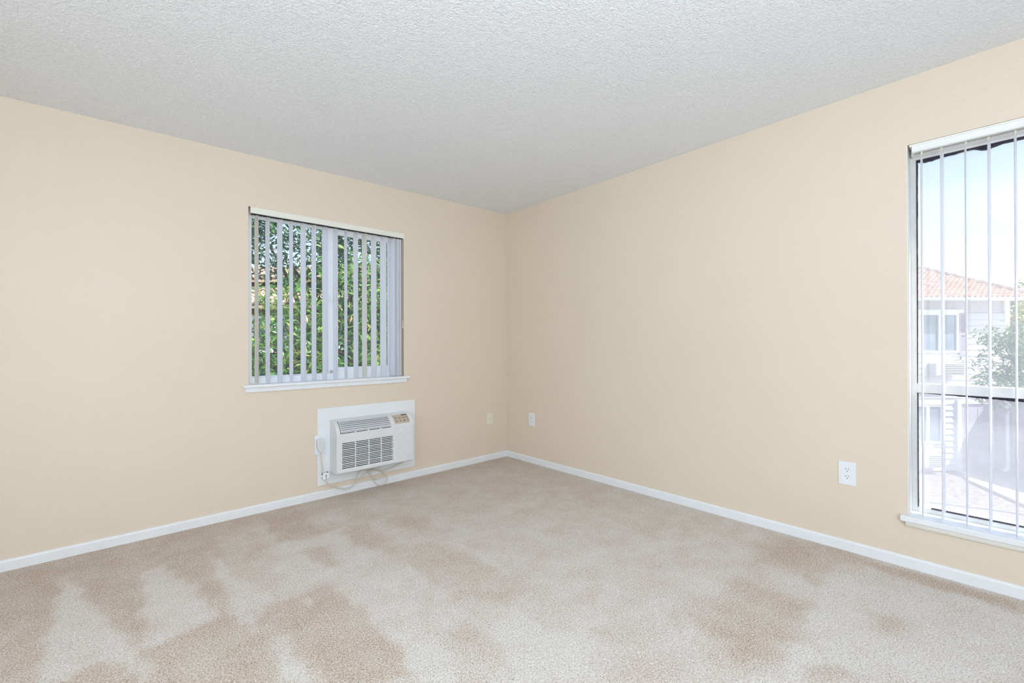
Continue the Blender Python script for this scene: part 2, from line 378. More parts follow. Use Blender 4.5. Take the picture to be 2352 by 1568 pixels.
fo = bpy.data.objects.new('floor', me); COL.objects.link(fo); tag(fo, kind='structure')

def baseboard(name, p0, p1, inward):
    """10 mm board with a rounded top running p0..p1 along a wall; inward = unit vector into the room"""
    prof = [(0, -0.02), (0.012, -0.02), (0.012, 0.046), (0.0105, 0.052), (0.007, 0.0555), (0, 0.0565)]
    r = [[(p[0]+inward[0]*d, p[1]+inward[1]*d, z) for d, z in prof] for p in (p0, p1)]
    return tag(MB().prism(*r).build(name, W['trim']), kind='structure')
baseboard('baseboard_left', (XL, 0), (-0.012, 0), (0, -1))
baseboard('baseboard_right', (0, YB), (0, 0), (-1, 0))
baseboard('baseboard_back', (XL, YB), (-0.012, YB), (0, 1))
baseboard('baseboard_side', (XL, YB+0.012), (XL, -0.012), (1, 0))

# ---------------------------------------------------------------- window_1: slider in the left wall
w1 = tag(empty('window_1', (-1.73, 0.10, HA[2])), kind='structure')
x0, x1, z0, z1 = HA; GY0 = 0.10
def frame_boxes(T, a0, a1, b0, b1, wl, wr, wb, wt_, d0, d1):
    mb = MB(T); mb.box(a0, a0+wl, d0, d1, b0, b1).box(a1-wr, a1, d0, d1, b0, b1)
    mb.box(a0+wl, a1-wr, d0, d1, b0, b0+wb).box(a0+wl, a1-wr, d0, d1, b1-wt_, b1); return mb
frame_boxes(None, x0+.001, x1-.001, z0+.004, z1-.001, .034, .034, .045, .040, .070, .150).build('frame', W['vinyl'], w1, .002)
fs_ = frame_boxes(None, x0+.034, -1.716, z0+.045, z1-.040, .006, .032, .010, .008, .104, .135).build('fixed_sash', W['vinyl'], w1, .0015)
MB().box(-2.268, -1.746, .116, .121, .912, 2.018).build('pane', W['clear'], fs_)
ss_ = frame_boxes(None, -1.752, x1-.034, z0+.040, z1-.036, .075, .066, .056, .044, .074, .102).build('sliding_sash', W['vinyl'], w1, .002)
MB().box(-1.679, -1.251, .086, .091, .956, 1.986).build('pane', W['clear'], ss_)
lt = MB().box(-1.742, -1.722, .066, .074, 1.440, 1.510)
lt.box(-1.738, -1.726, .052, .066, 1.468, 1.492).build('latch', W['vinyl'], ss_, .002)
MB().box(-1.739, -1.725, .064, .074, .918, .938).build('latch_catch', W['metal'], ss_, .002)
# sill board with horns, apron under it
mb = MB(); mb.box(-2.338, -1.110, -.030, 0.0, .849, .868).box(x0, x1, -.001, .1495, .849, .868)
mb.build('sill', W['trim'], w1, .003)
MB().box(-2.325, -1.131, -.014, 0.0, .817, .849).build('apron', W['trim'], w1, .002)

# ---------------------------------------------------------------- window_2: fixed two-light window in the right wall
w2 = tag(empty('window_2', (0.10, -3.84, HB[2])), kind='structure')
y0, y1, z0, z1 = HB
TX = lambda a, d, z: (d, a, z)
MB(TX).box(y1-.0025, y1+.001, .0015, .100, z0+.004, z1-.001).build('jamb_liner', W['cream_trim'], w2)
MB(TX).box(y0-.001, y0+.0025, .0015, .100, z0+.004, z1-.001).build('jamb_liner', W['cream_trim'], w2)
MB(TX).box(y0+.010, y1-.010, .003, .100, z1-.012, z1-.001).build('head_liner', W['cream_trim'], w2, .001)
fr2 = frame_boxes(TX, y0, y1, z0+.004, z1, .026, .026, .024, .058, .100, .150).build('frame', W['oldpaint'], w2, .0015)
MB(TX).box(y0+.026, y1-.026, .094, .150, .880, .927).build('transom_bar', W['oldpaint'], w2, .0015)
MB(TX).box(y0+.020, y1-.020, .124, .129, .915, z1-.050).build('pane', W['dust_haze'], w2)
MB(TX).box(y0+.020, y1-.020, .124, .129, z0+.020, .890).build('pane', W['hazy'], w2)
# sealant squeezed out in a ragged black line round the glass
def ragged(a0, a1, along, fixed, wmin, wmax, step, side, rnd, profile=None):
    pts = []; n = max(2, int(abs(a1-a0)/step)); r = random.Random(rnd); w = wmin
    for i in range(n+1):
        a = a0+(a1-a0)*i/n; target = profile(i/n) if profile else r.uniform(wmin, wmax)
        w = 0.55*w+0.45*target*r.uniform(0.7, 1.3); pts.append((a, max(w, 0.0012)))
    mb = MB()
    def P(a, o, d): return (d, a, fixed+side*o) if along == 'y' else (d, fixed+side*o, a)
    for (a, w0), (b, w1_) in zip(pts[:-1], pts[1:]):
        q0 = [P(a, 0, .0965), P(a, w0, .0985), P(a, w0, .1245), P(a, 0, .1245)]
        q1 = [P(b, 0, .0965), P(b, w1_, .0985), P(b, w1_, .1245), P(b, 0, .1245)]
        n0 = len(mb.v); mb.v += q0+q1; mb.f += [(n0+i, n0+(i+1) % 4, n0+4+(i+1) % 4, n0+4+i) for i in range(4)]
        if a == pts[0][0]: mb.f.append((n0, n0+1, n0+2, n0+3))
    return mb
ge = y1-.026
def bulge(t): return 0.007 + 0.011*max(0, math.sin(t*46+0.4))**2 - 0.005*(0.10 < t < 0.14)
ragged(ge, y0+.026, 'y', z1-.058, .006, .016, .008, -1, 3, bulge).build('sealant', W['caulk'], w2)
ragged(z1-.058, .927, 'z', ge, .0012, .0045, .007, -1, 5, lambda t: .0045-.0033*t).build('sealant', W['caulk'], w2)
ragged(.880, z0+.028, 'z', ge, .0012, .003, .007, -1, 6, lambda t: .0022).build('sealant', W['caulk'], w2)
ragged(ge, y0+.026, 'y', .880, .001, .008, .008, -1, 8, lambda t: .0015+.016*min(1, t*4)*(1-.6*t)).build('sealant', W['caulk'], w2)
ragged(ge-.05, y0+.026, 'y', z0+.028, 0.0006, .0018, .01, 1, 9, lambda t: .0012).build('sealant', W['caulk'], w2)
mb = MB(TX); mb.box(y0-.03, -3.041, -.034, 0.0, .238, .266).box(y0, y1, -.001, .1495, .238, .266)
mb.build('sill', W['trim'], w2, .004, seg=3)
prof = [(0, .238), (-.020, .238), (-.020, .226), (-.014, .214), (-.006, .2085), (0, .208)]
MB().prism([(d, -3.060, z) for d, z in prof], [(d, y0-.02, z) for d, z in prof]).build('apron', W['cream_trim'], w2, .0015)

# ---------------------------------------------------------------- vertical blinds
def slat_mesh(name, h, width=0.089, sag=0.0055, th=0.0009):
    mb = MB(); n = 6; o = []; i_ = []
    for k in range(n+1):
        u = -1+2*k/n; yy = u*width/2; xx = sag*(1-u*u)
        o.append((xx+th, yy)); i_.append((xx, yy))
    ring = o+i_[::-1]; mb.prism([(x, y, 0) for x, y in ring], [(x, y, h) for x, y in ring])
    me = bpy.data.meshes.new(name); me.from_pydata(mb.v, [], mb.f)
    bm = bmesh.new(); bm.from_mesh(me); bmesh.ops.recalc_face_normals(bm, faces=bm.faces); bm.to_mesh(me); bm.free()
    return me
b1 = tag(empty('vertical_blind', (-1.73, 0.022, 2.02)), 'white vertical blind half open over the small window above the air conditioner', 'blind')
mb = MB().box(-2.292, -1.149, -.006, .040, 2.021, 2.0635)
hr = mb.build('headrail', W['rail'], b1, .004); hr.rotation_euler = (0, 0, 0)
MB().box(-2.285, -1.158, .006, .028, 2.016, 2.021).build('rail_track', W['dark'], b1)
SA = [(-2.252,-3),(-2.184,-3.5),(-2.106,-7),(-2.032,0),(-1.95,-6),(-1.876,-2),(-1.799,-1.5),(-1.72,.5),(-1.638,8),(-1.559,-.5),(-1.488,-.5),(-1.41,-3),(-1.328,-7.5),(-1.251,-5.5),(-1.222,-16),(-1.203,-21)]
mA = slat_mesh('slat', 1.135); mA.materials.append(W['slat'])
mA2 = slat_mesh('slat', 1.135); mA2.materials.append(W['cream_slat'])
hk = MB().box(-.007, .007, -.002, .002, 0, .020); hme = bpy.data.meshes.new('slat_hook'); hme.from_pydata(hk.v, [], hk.f); hme.materials.append(W['hook'])
def hang(parent, me, x, y, zt, ang, tilt=(0, 0), hook=True, hgt=1.135):
    o = bpy.data.objects.new('slat', me); COL.objects.link(o); o.parent = parent
    o.location = Vector((x, y, zt-hgt))-origin(parent)
    o.rotation_euler = (tilt[0], tilt[1], math.radians(ang))
    if hook:
        h = bpy.data.objects.new('slat_hook', hme); COL.objects.link(h); h.parent = o
        h.location = (0, 0, hgt-.006); h.rotation_euler = (0, 0, math.radians(90))
    return o
for k, (x, a) in enumerate(SA):
    hang(b1, mA2 if k in (0, 10) else mA, x, .022, 2.0085, -a)
MB().tube(catmull([(-1.163, -.002, 2.02), (-1.1655, -.003, 1.9), (-1.166, -.003, 1.6), (-1.166, -.003, 1.33)], 4), .0010, 6).build('pull_cord', W['cream_slat'], b1)
MB().tube([(-1.166, -.003, 1.335), (-1.166, -.003, 1.322), (-1.166, -.003, 1.30), (-1.166, -.003, 1.268)], [.002, .0045, .0055, .006], 8).build('cord_weight', W['hook'], b1)

b2 = tag(empty('vertical_blind', (0.03, -3.84, 2.09)), 'white vertical blind fully open over the tall window beside the double outlet', 'blind')
def railprof(ya, yb):
    pr_ = [(.004, 2.0965), (.0, 2.101), (.0, 2.128), (.004, 2.1345), (.050, 2.1345), (.050, 2.0945), (.008, 2.0945)]
    return MB().prism([(x, ya, z) for x, z in pr_], [(x, yb, z) for x, z in pr_])
railprof(-3.090, y0+.02).build('headrail', W['rail_white'], b2)
MB().box(.004, .022, y0+.03, -3.10, 2.0905, 2.0945).build('rail_track', W['track'], b2)
MB().box(.052, .0995, y0+.03, -3.082, 2.094, 2.1275).build('mounting_strip', W['cream_trim'], b2)
mB = slat_mesh('slat', 1.808); mB.materials.append(W['slat'])
SB = [-3.127, -3.200, -3.2825, -3.358, -3.440]; SBA = [2.2, -3.6, 1.0, -4.2, -3.5]; ST = [.0024, .0012, .0008, -.0022, -.0017]
yy = -3.440
while yy > y0+.10:
    yy -= 0.079; SB.append(yy); SBA.append(random.uniform(-4, 4)); ST.append(random.uniform(-.002, .002))
for y, a, tl_ in zip(SB, SBA, ST):
    hang(b2, mB, .014, y, 2.0805, 90+a, (-tl_, 0), True, 1.808)
# ---------------------------------------------------------------- white board on the wall and the air conditioner in it
mb = MB().box(-1.862, -1.057, -.012, 0.0005, .097, .664)
mb.build('mounting_board', W['board'], None, .0015)
tag(bpy.data.objects['mounting_board'], 'flat white panel screwed to the wall around the air conditioner', 'panel')

AX0, AX1, AZ0, AZ1, AYB, AYF = -1.774, -1.150, .190, .474, -.012, -.146
ac = tag(empty('air_conditioner', (-1.455, AYB, AZ0)), 'white through-wall air conditioner with louvred front and taupe control panel below the small window', 'air conditioner')
def curve(t, off=0.0):                       # the rounded shoulder above the flat front, t in degrees
    a = math.radians(t); ry, rz = .126, .100
    y, z = -.020-ry*math.cos(a), AZ1+rz*math.sin(a)
    n = Vector((-math.cos(a)/ry, math.sin(a)/rz)).normalized()
    return y+n.x*off, z+n.y*off
ANG = [0, 8, 16, 24, 32, 40, 48, 56, 64, 72, 80, 88]
prof = [(AYB, AZ0-.006), (AYF+.006, AZ0), (AYF, AZ0+.006)] + [curve(t) for t in ANG] + [(AYB, AZ1+.100)]
GX0, GX1, GZ0, GZ1 = -1.734, -1.330, .216, .413            # grille opening in the front
m = MB(); n = len(prof)
vs = [(AX0, y, z) for y, z in prof]+[(AX1, y, z) for y, z in prof]; fs = []
for i in range(n):
    if i == 2: continue                                     # the flat front gets the opening
    j = (i+1) % n; fs.append((i, j, n+j, n+i))
fs += [tuple(range(n)), tuple(range(2*n-1, n-1, -1))]
b = len(vs); vs += [(GX0, AYF, GZ0), (GX1, AYF, GZ0), (GX1, AYF, GZ1), (GX0, AYF, GZ1)]
vs += [(GX0, AYF+.022, GZ0), (GX1, AYF+.022, GZ0), (GX1, AYF+.022, GZ1), (GX0, AYF+.022, GZ1)]
F = [2, n+2, n+3, 3]
for k in range(4): fs.append((F[k], F[(k+1) % 4], b+(k+1) % 4, b+k)); fs.append((b+k, b+(k+1) % 4, b+4+(k+1) % 4, b+4+k))
m.add(vs, fs+[(b+4, b+5, b+6, b+7)])
body = m.build('case', W['acbody'], ac, fix=True)
MB().box(GX0+.001, GX1-.001, AYF+.0195, AYF+.0215, GZ0+.001, GZ1-.001).build('slot_shade_sheet', W['dark'], ac)  # dark sheet painting the shade inside the slots
# horizontal grille bars in four banks, uprights between
rows = []; z = GZ1-.0015; pitch = (GZ1-GZ0)/15.9
def gbar(za, zb):
    r = [[(x, AYF-.0012, za+.0008), (x, AYF-.0012, zb-.0008), (x, AYF+.004, zb), (x, AYF+.015, (za+zb)/2+.002), (x, AYF+.004, za)] for x in (GX0, GX1)]
    return MB().prism(*r)
slots = []; zc = GZ1
for gi, cnt in enumerate((4, 4, 4, 3)):
    for k in range(cnt):
        top = zc if k == 0 else zc
        slots.append((zc-.0062, zc)); zc -= .0124
    zc -= .0026
zz = GZ1
for (lo, hi) in slots[1:]+[(GZ0-.001, GZ0-.0005)]:
    prev = slots[slots.index((lo, hi))-1] if (lo, hi) in slots else slots[-1]
    if prev[0]-hi > .001: gbar(hi, prev[0]).build('grille_bar', W['acbar'], ac, fix=True)
for k, x in enumerate((-1.634, -1.529, -1.429)):
    MB().box(x-.0028, x+.0028, AYF-.0016, AYF+.006, GZ0, GZ1).build('grille_upright', W['acbar'], ac, .0006)
# fine ribs moulded into the front either side of the grille
rib = MB()
for k in range(22):
    zc = .203+k*.0124
    for xa, xb in (((AX0+.012, GX0-.006), (GX1+.008, AX1-.004)) if .208 < zc < .418 else ((AX0+.012, AX1-.004),)):
        rib.add([(xa, AYF+.0002, zc), (xb, AYF+.0002, zc), (xb, AYF-.0016, zc+.0014), (xa, AYF-.0016, zc+.0014), (xb, AYF+.0002, zc+.007), (xa, AYF+.0002, zc+.007)], [(0, 1, 2, 3), (3, 2, 4, 5)])
tag(rib.build('moulded_ribs', W['acbody'], ac, fix=False), kind='stuff')
def patch(name, xa, xb, ta, tb, off0, off1, mat, parent, k=6, skew=0.0, bevel=0):
    mb = MB(); ts = [ta+(tb-ta)*i/k for i in range(k+1)]
    lo = [curve(t, off0) for t in ts]; hi = [curve(t, off1) for t in ts]
    ring = hi+lo[::-1]
    mb.prism([(xa, y, z) for y, z in ring], [(xb, y, z) for y, z in ring]); return mb.build(name, mat, parent, bevel)
vent = patch('air_outlet', -1.7465, -1.3455, 5.5, 63, -.004, .0012, W['dark'], ac, 10)  # dark plate standing for the shade in the outlet's gaps
for xa, xb in ((-1.7435, -1.7385), (-1.3525, -1.3485)): patch('outlet_frame', xa, xb, 8.2, 62, .0008, .0052, W['acbody'], vent, 8)
patch('outlet_frame', -1.7435, -1.3485, 8.2, 11.0, .0008, .0050, W['acbody'], vent, 2)
patch('outlet_frame', -1.7435, -1.3485, 59.5, 62, .0008, .0050, W['acbody'], vent, 2)
edges_ = [11.5, 19.5, 27.5, 35.5, 43.5, 51.5, 59.5]
for a, b_ in zip(edges_[:-1], edges_[1:]):
    mb = MB(); pr_ = [curve(a+.6, .0060), curve((a+b_)/2, .0050), curve(b_-1.0, .0030), curve(b_-.3, .0016), curve(a+1.0, .0016)]
    mb.prism([(-1.7385, y, z) for y, z in pr_], [(-1.3525, y, z) for y, z in pr_]); mb.build('louvre', W['aclouver'], vent)
for x in (-1.635, -1.535, -1.435): patch('outlet_clip', x-.006, x+.006, 5.5, 9.5, .0005, .0050, W['acbar'], vent, 2)
cp = patch('control_panel', -1.311, -1.178, 16, 61, -.001, .0018, W['panel'], ac, 6, bevel=.0004)
patch('panel_label', -1.232, -1.184, 54.5, 60.2, .0016, .0022, W['ink'], cp, 2)
for r_, (ta, xs) in enumerate(((38, (-1.298, -1.265, -1.230, -1.200)), (24, (-1.295, -1.262)))):
    for x in xs:
        for dx in (0, .0115):
            patch('button_mark', x+dx-.0026, x+dx+.0026, ta, ta+7, .0016, .0022, W['inkmid'], cp, 2)
def disc(name, x, t, r, mat, parent, inner=0):
    y, z = curve(t, .0019); a = math.radians(t); d = Vector((0, -math.sin(a), -math.cos(a)*1.0)).normalized(); e = Vector((1, 0, 0)); nn = d.cross(e)
    c = Vector((x, y, z)); k = 14; R0 = [c+(e*math.cos(6.2832*i/k)+d*math.sin(6.2832*i/k))*r for i in range(k)]
    off = Vector((0, -math.cos(a), math.sin(a)))*.0007
    if inner:
        R1 = [c+(e*math.cos(6.2832*i/k)+d*math.sin(6.2832*i/k))*inner for i in range(k)]
        mb = MB(); mb.add([p+off for p in R0]+[p+off for p in R1], [(i, (i+1) % k, k+(i+1) % k, k+i) for i in range(k)]); return mb.build(name, mat, parent)
    return MB().prism(R0, [p+off for p in R0]).build(name, mat, parent)
disc('indicator_window', -1.222, 27, .0062, W['ink'], cp)
disc('power_button', -1.191, 28, .0085, W['inkmid'], cp, .0058)
# cord: out of the case, bundled in loops with a tie, along the board to the plug
def cordpts(L, y): return [(x, y if not callable(y) else y(i/len(L)), z) for i, (x, z) in enumerate(L)]
CORD = [(-1.855,.350),(-1.849,.304),(-1.842,.247),(-1.835,.199),(-1.826,.158),(-1.806,.119),(-1.771,.085),(-1.723,.060),(-1.674,.044),(-1.636,.044),(-1.602,.064),(-1.556,.102),(-1.521,.129),(-1.489,.142),(-1.444,.146),(-1.402,.138),(-1.371,.119),(-1.346,.088),(-1.337,.055),(-1.347,.030),(-1.368,.016),(-1.399,.017),(-1.426,.032),(-1.447,.063),(-1.465,.101),(-1.486,.139),(-1.515,.158),(-1.544,.158),(-1.562,.148),(-1.579,.117),(-1.598,.088)]
cy_ = [-.052]+[-.045]*2+[-.040]*10+[-.050]*3+[-.056, -.060, -.060, -.058, -.055, -.052, -.048]+[-.042]*8
cd = MB().tube(catmull([(x, y, z) for (x, z), y in zip(CORD, cy_)], 5), .0042, 8).build('power_cord', W['cord'], ac, smooth=True)
C3 = [(-1.488,.147),(-1.443,.149),(-1.388,.128),(-1.351,.126),(-1.295,.135),(-1.243,.149),(-1.204,.160),(-1.17,.176)]
MB().tube(catmull([(x, -.036-.003*i, z) for i, (x, z) in enumerate(C3)], 5), .0042, 8).build('power_cord', W['cord'], ac, smooth=True)
C4 = [(-1.486,.142),(-1.471,.12),(-1.447,.080),(-1.423,.062),(-1.392,.060),(-1.371,.072),(-1.363,.090),(-1.372,.112),(-1.41,.132),(-1.47,.142)]
MB().tube(catmull([(x, -.030, z) for x, z in C4], 5), .0036, 8).build('power_cord', W['cord'], ac, smooth=True)
MB().tube([(-1.497, -.058, .140), (-1.478, -.058, .145)], .0115, 10).build('cord_tie', W['cord'], ac, .001)
pl = [[(x+dx, y, z) for x, z in ((-1.873,.447),(-1.833,.447),(-1.829,.440),(-1.829,.392),(-1.842,.360),(-1.848,.352),(-1.860,.352),(-1.866,.362),(-1.877,.392),(-1.877,.440))] for y, dx in ((-.020, 0), (-.052, 0))]
pg = MB().prism(*pl).build('plug', W['plug'], cd, .003)
MB().box(-1.861, -1.845, -.0545, -.051, .405, .432).build('test_button', W['plug'], pg, .001)
ck = MB().box(-1.834, -1.790, -.034, -.0115, .176, .192); ck.box(-1.834, -1.818, -.046, -.0115, .146, .192).box(-1.806, -1.790, -.046, -.0115, .152, .192).box(-1.834, -1.790, -.030, -.0115, .146, .156)
tag(ck.build('cable_clip', W['vinyl'], None, .0012), 'small white plastic clip holding the beige cord at lower left of the air conditioner', 'clip')

# ---------------------------------------------------------------- outlets
def plate(name, mat, T, w, h, depth, label, loc, cat='outlet', bev=.0025):
    root = tag(empty(name, loc), label, cat)
    MB(T).box(-w/2, w/2, 0, depth, -h/2, h/2).build('cover_plate', mat, root, bev, seg=3)
    return root
def duplex(root, T, depth, mat, face=True):
    for zc in (.0195, -.0195):
        k = 20; ring = []
        for i in range(k):
            a = 6.2832*i/k; ring.append((max(-.0145, min(.0145, .0175*math.cos(a))), max(-.0135, min(.0135, .0175*math.sin(a)))))
        rc = MB(T).prism([(a, depth-.001, zc+b) for a, b in ring], [(a, depth+.0008, zc+b) for a, b in ring]).build('receptacle', mat, root)
        for xs, hh in ((-.0063, .0085), (.0063, .0070)):
            MB(T).box(xs-.0012, xs+.0012, depth+.0006, depth+.0011, zc+.0035-hh/2+.001, zc+.0035+hh/2+.001).build('slot', W['ink'], rc)
        ring = [(.0026*math.cos(6.2832*i/10), .0026*math.sin(6.2832*i/10)-.0075) for i in range(10)]
        MB(T).prism([(a, depth+.0006, zc+b) for a, b in ring], [(a, depth+.0011, zc+b) for a, b in ring]).build('ground_hole', W['ink'], rc)
    ring = [(.0022*math.cos(6.2832*i/10), .0022*math.sin(6.2832*i/10)) for i in range(10)]
    MB(T).prism([(a, depth-.0005, b) for a, b in ring], [(a, depth+.0008, b) for a, b in ring]).build('screw', W['plate'], root)
TA = lambda cx_, cz_: (lambda a, d, z: (cx_+a, .0005-d, cz_+z))
TB = lambda cy_2, cz_: (lambda a, d, z: (.0005-d, cy_2-a, cz_+z))
o1 = plate('wall_outlet', W['plate'], TA(-1.846, .399), .077, .137, .0225, 'white outlet plate with the air conditioner plug in it, left of the air conditioner', (-1.846, 0, .399))
t = TA(-.2255, .402); o2 = plate('cable_jack', W['ivory'], t, .070, .112, .0065, 'small ivory cable jack plate on the left wall near the corner', (-.2255, 0, .402), 'jack')
ring = [(.0045*math.cos(6.2832*i/12), .0045*math.sin(6.2832*i/12)) for i in range(12)]
jk = MB(t).prism([(a, .006, b) for a, b in ring], [(a, .013, b) for a, b in ring]).build('connector', W['metal'], o2)
for dz in (.042, -.042):
    ring2 = [(.0028*math.cos(6.2832*i/10), dz+.0028*math.sin(6.2832*i/10)) for i in range(10)]
    MB(t).prism([(a, .006, b) for a, b in ring2], [(a, .0073, b) for a, b in ring2]).build('screw', W['ivory'], o2)
t = TB(-.3615, .4105); o3 = plate('wall_outlet', W['plate'], t, .080, .125, .0070, 'small white double outlet on the right wall near the corner', (0, -.3615, .4105)); duplex(o3, t, .0070, W['plate'])
t = TB(-2.817, .423); o4 = plate('wall_outlet', W['plate'], t, .080, .128, .0065, 'white double outlet on the right wall beside the tall window', (0, -2.817, .423)); duplex(o4, t, .0065, W['plate'])
# ------------------------------------------------------------------ outside: ground, neighbours, trees
W['gravel'] = plain('pale_gravel', (0.34, 0.30, 0.28, 1), 0.9, 0.1, 0.35, 9, 0.03)
W['concrete'] = plain('pale_concrete', (0.52, 0.48, 0.42, 1), 0.85, 0.15, 0.05, 3)
W['lawn'] = plain('dry_lawn', (0.30, 0.38, 0.20, 1), 0.9, 0.1, 0.3, 14, 0.02)
W['siding'] = plain('white_siding', (0.66, 0.66, 0.68, 1), 0.6, 0.25, 0.02, 3)
W['shaded_stucco'] = plain('shade_tinted_stucco', (0.58, 0.55, 0.56, 1), 0.85, 0.15, 0.03, 4)  # lilac grey: the eave's shade put into the wall colour
W['tan'] = plain('tan_stucco', (0.50, 0.45, 0.42, 1), 0.85, 0.15, 0.05, 4)
W['housetrim'] = plain('white_house_trim', (0.86, 0.86, 0.86, 1), 0.5, 0.3, 0.01, 3)
W['shutter'] = plain('mauve_shutter_paint', (0.36, 0.32, 0.38, 1), 0.55, 0.3, 0.03, 6)
W['winglass'] = plain('house_window_glass', (0.22, 0.30, 0.37, 1), 0.12, 0.6, 0.25, 1.5)
W['blindcloth'] = plain('house_curtain', (0.50, 0.56, 0.62, 1), 0.8, 0.2, 0.05, 4)
W['tile'] = plain('terracotta_tile', (0.54, 0.38, 0.30, 1), 0.8, 0.2, 0.2, 4)
W['ridge'] = plain('pale_mortar_ridge', (0.50, 0.40, 0.36, 1), 0.85, 0.2, 0.2, 4)
W['acmetal'] = plain('painted_ac_metal', (0.60, 0.60, 0.60, 1), 0.5, 0.3, 0.02, 4)
W['acgrille'] = plain('ac_grille_grey', (0.16, 0.19, 0.22, 1), 0.6, 0.3, 0.04, 6)
W['doorpaint'] = plain('mauve_door_paint', (0.58, 0.55, 0.62, 1), 0.55, 0.3, 0.02, 3)
W['bark'] = plain('brown_bark', (0.12, 0.095, 0.075, 1), 0.9, 0.15, 0.35, 18, 0.01)
W['brownwall'] = plain('brown_wood_wall', (0.20, 0.14, 0.10, 1), 0.8, 0.2, 0.15, 4)

FH = Vector((math.cos(YAW), math.sin(YAW), 0)); RH = Vector((FH.y, -FH.x, 0)); C0 = Vector((CAM.x, CAM.y, 0))
def H(s, d, z):                                # the neighbouring buildings stand square to each other, turned from this room
    p = C0 + RH*s + FH*d; return (p.x, p.y, z)
ZG = -2.80
tag(MB().box(-60, 90, -60, 120, ZG-.3, ZG).build('ground', W['gravel'], fix=True), kind='structure')
m = MB(H); m.prism([(13.3, 13.55, ZG), (14.46, 13.55, ZG), (14.46, 5.0, ZG), (11.6, 9.0, ZG), (12.75, 12.6, ZG), (13.25, 13.3, ZG)], [(13.3, 13.55, ZG+.07), (14.46, 13.55, ZG+.07), (14.46, 5.0, ZG+.07), (11.6, 9.0, ZG+.07), (12.75, 12.6, ZG+.07), (13.25, 13.3, ZG+.07)])
tag(m.build('path', W['concrete']), kind='structure')

def tiled_slope(name, eave_l, eave_r, up_, rows, pitch, amp, width, cut_l, cut_r, mat, parent, step=.028):
    """roof plane of overlapping wavy tile courses; cut_l/cut_r shorten each course for hips"""
    a = Vector(eave_l); b = Vector(eave_r); u = (b-a); L = u.length; u = u/L; upv = Vector(up_); sl = upv.length/rows; upn = upv.normalized(); nrm = u.cross(upn).normalized()
    if nrm.z < 0: nrm = -nrm
    vs = []; fs = []
    for r in range(rows):
        o = upn*(r*sl); l0 = cut_l*r/rows; l1 = L-cut_r*r/rows
        if l1-l0 < .1: break
        k = max(2, int((l1-l0)/width*6)); n0 = len(vs)
        for i in range(k+1):
            q = l0+(l1-l0)*i/k; w = amp*math.sin(q/width*2*math.pi)
            base = a+u*q+o
            vs += [tuple(base+nrm*(step+w-.05)), tuple(base+nrm*(step+w)), tuple(base+upn*(sl*1.06)+nrm*(w*.8+.004))]
        for i in range(k):
            p = n0+3*i; fs += [(p, p+3, p+4, p+1), (p+1, p+4, p+5, p+2)]
    me = bpy.data.meshes.new(name); o0 = origin(parent)
    me.from_pydata([tuple(Vector(v)-o0) for v in vs], [], fs); me.materials.append(mat)
    o = bpy.data.objects.new(name, me); COL.objects.link(o); o.parent = parent; tag(o, kind='stuff'); return o

# ---- white house beyond the tall window
DF = 13.60
hs = tag(empty('house', H(11.0, DF, ZG)), 'white sided two storey house with terracotta roof seen through the tall window', 'house')
SL, SR = 4.0, 14.98
MB(H).box(SL, SR, DF+.03, DF+7, ZG, 2.42).build('wall', W['shaded_stucco'], hs)
bh = .182; k = 0; zc = ZG+.05
rs = random.Random(4)
while zc < 1.80:
    pr_ = [(DF+.03, zc), (DF-.040, zc), (DF-.004, zc+bh), (DF+.03, zc+bh)]
    MB(H).prism([(SL, d, z) for d, z in pr_], [(SR-.12, d, z) for d, z in pr_]).build('siding_board', W['siding'], hs); zc += bh
MB(H).box(SR-.13, SR+.02, DF-.035, DF+.05, ZG, 2.40).build('corner_board', W['housetrim'], hs)
EZ, ED, ER = 2.46, DF-.40, 14.66+.42
m = MB(H); m.box(SL-.4, SR+.30, ED+.03, DF+.03, EZ-.10, EZ-.06); m.build('soffit', W['housetrim'], hs)
m = MB(H); pr_ = [(ED-.02, EZ-.03), (ED-.10, EZ-.03), (ED-.09, EZ-.10), (ED-.02, EZ-.11)]
m.prism([(SL-.4, d, z) for d, z in pr_], [(SR+.36, d, z) for d, z in pr_]).build('gutter', W['housetrim'], hs)
pit = .62; run = 3.6
rf = MB(H).prism([(SL-.4, ED, EZ-.04), (SR+.34, ED, EZ-.04), (SR+.34, ED+8.0, EZ-.04), (SL-.4, ED+8.0, EZ-.04)], [(SL+3.0, ED+run, EZ-.06+pit*run), (SR+.34-run, ED+run, EZ-.06+pit*run), (SR+.34-run, ED+4.4, EZ-.06+pit*run), (SL+3.0, ED+4.4, EZ-.06+pit*run)]).build('roof', W['tile'], hs)
up_ = RH*0+FH*run+Vector((0, 0, pit*run))
tiled_slope('roof_tiles', H(SL-.4, ED-.03, EZ), H(SR+.34, ED-.03, EZ), up_, 30, pit, .022, .16, 3.4, run, W['tile'], rf)
hip = [Vector(H(SR+.34-run*t_, ED+run*t_, EZ+.03+pit*run*t_)) for t_ in np.linspace(0, 1, 26)]
for a, b_ in zip(hip[:-1], hip[1:]):
    MB().tube([a+Vector((0, 0, .015)), b_+(b_-a)*.12+Vector((0, 0, .0))], [.085, .065], 8).build('hip_tile', W['ridge'], rf)
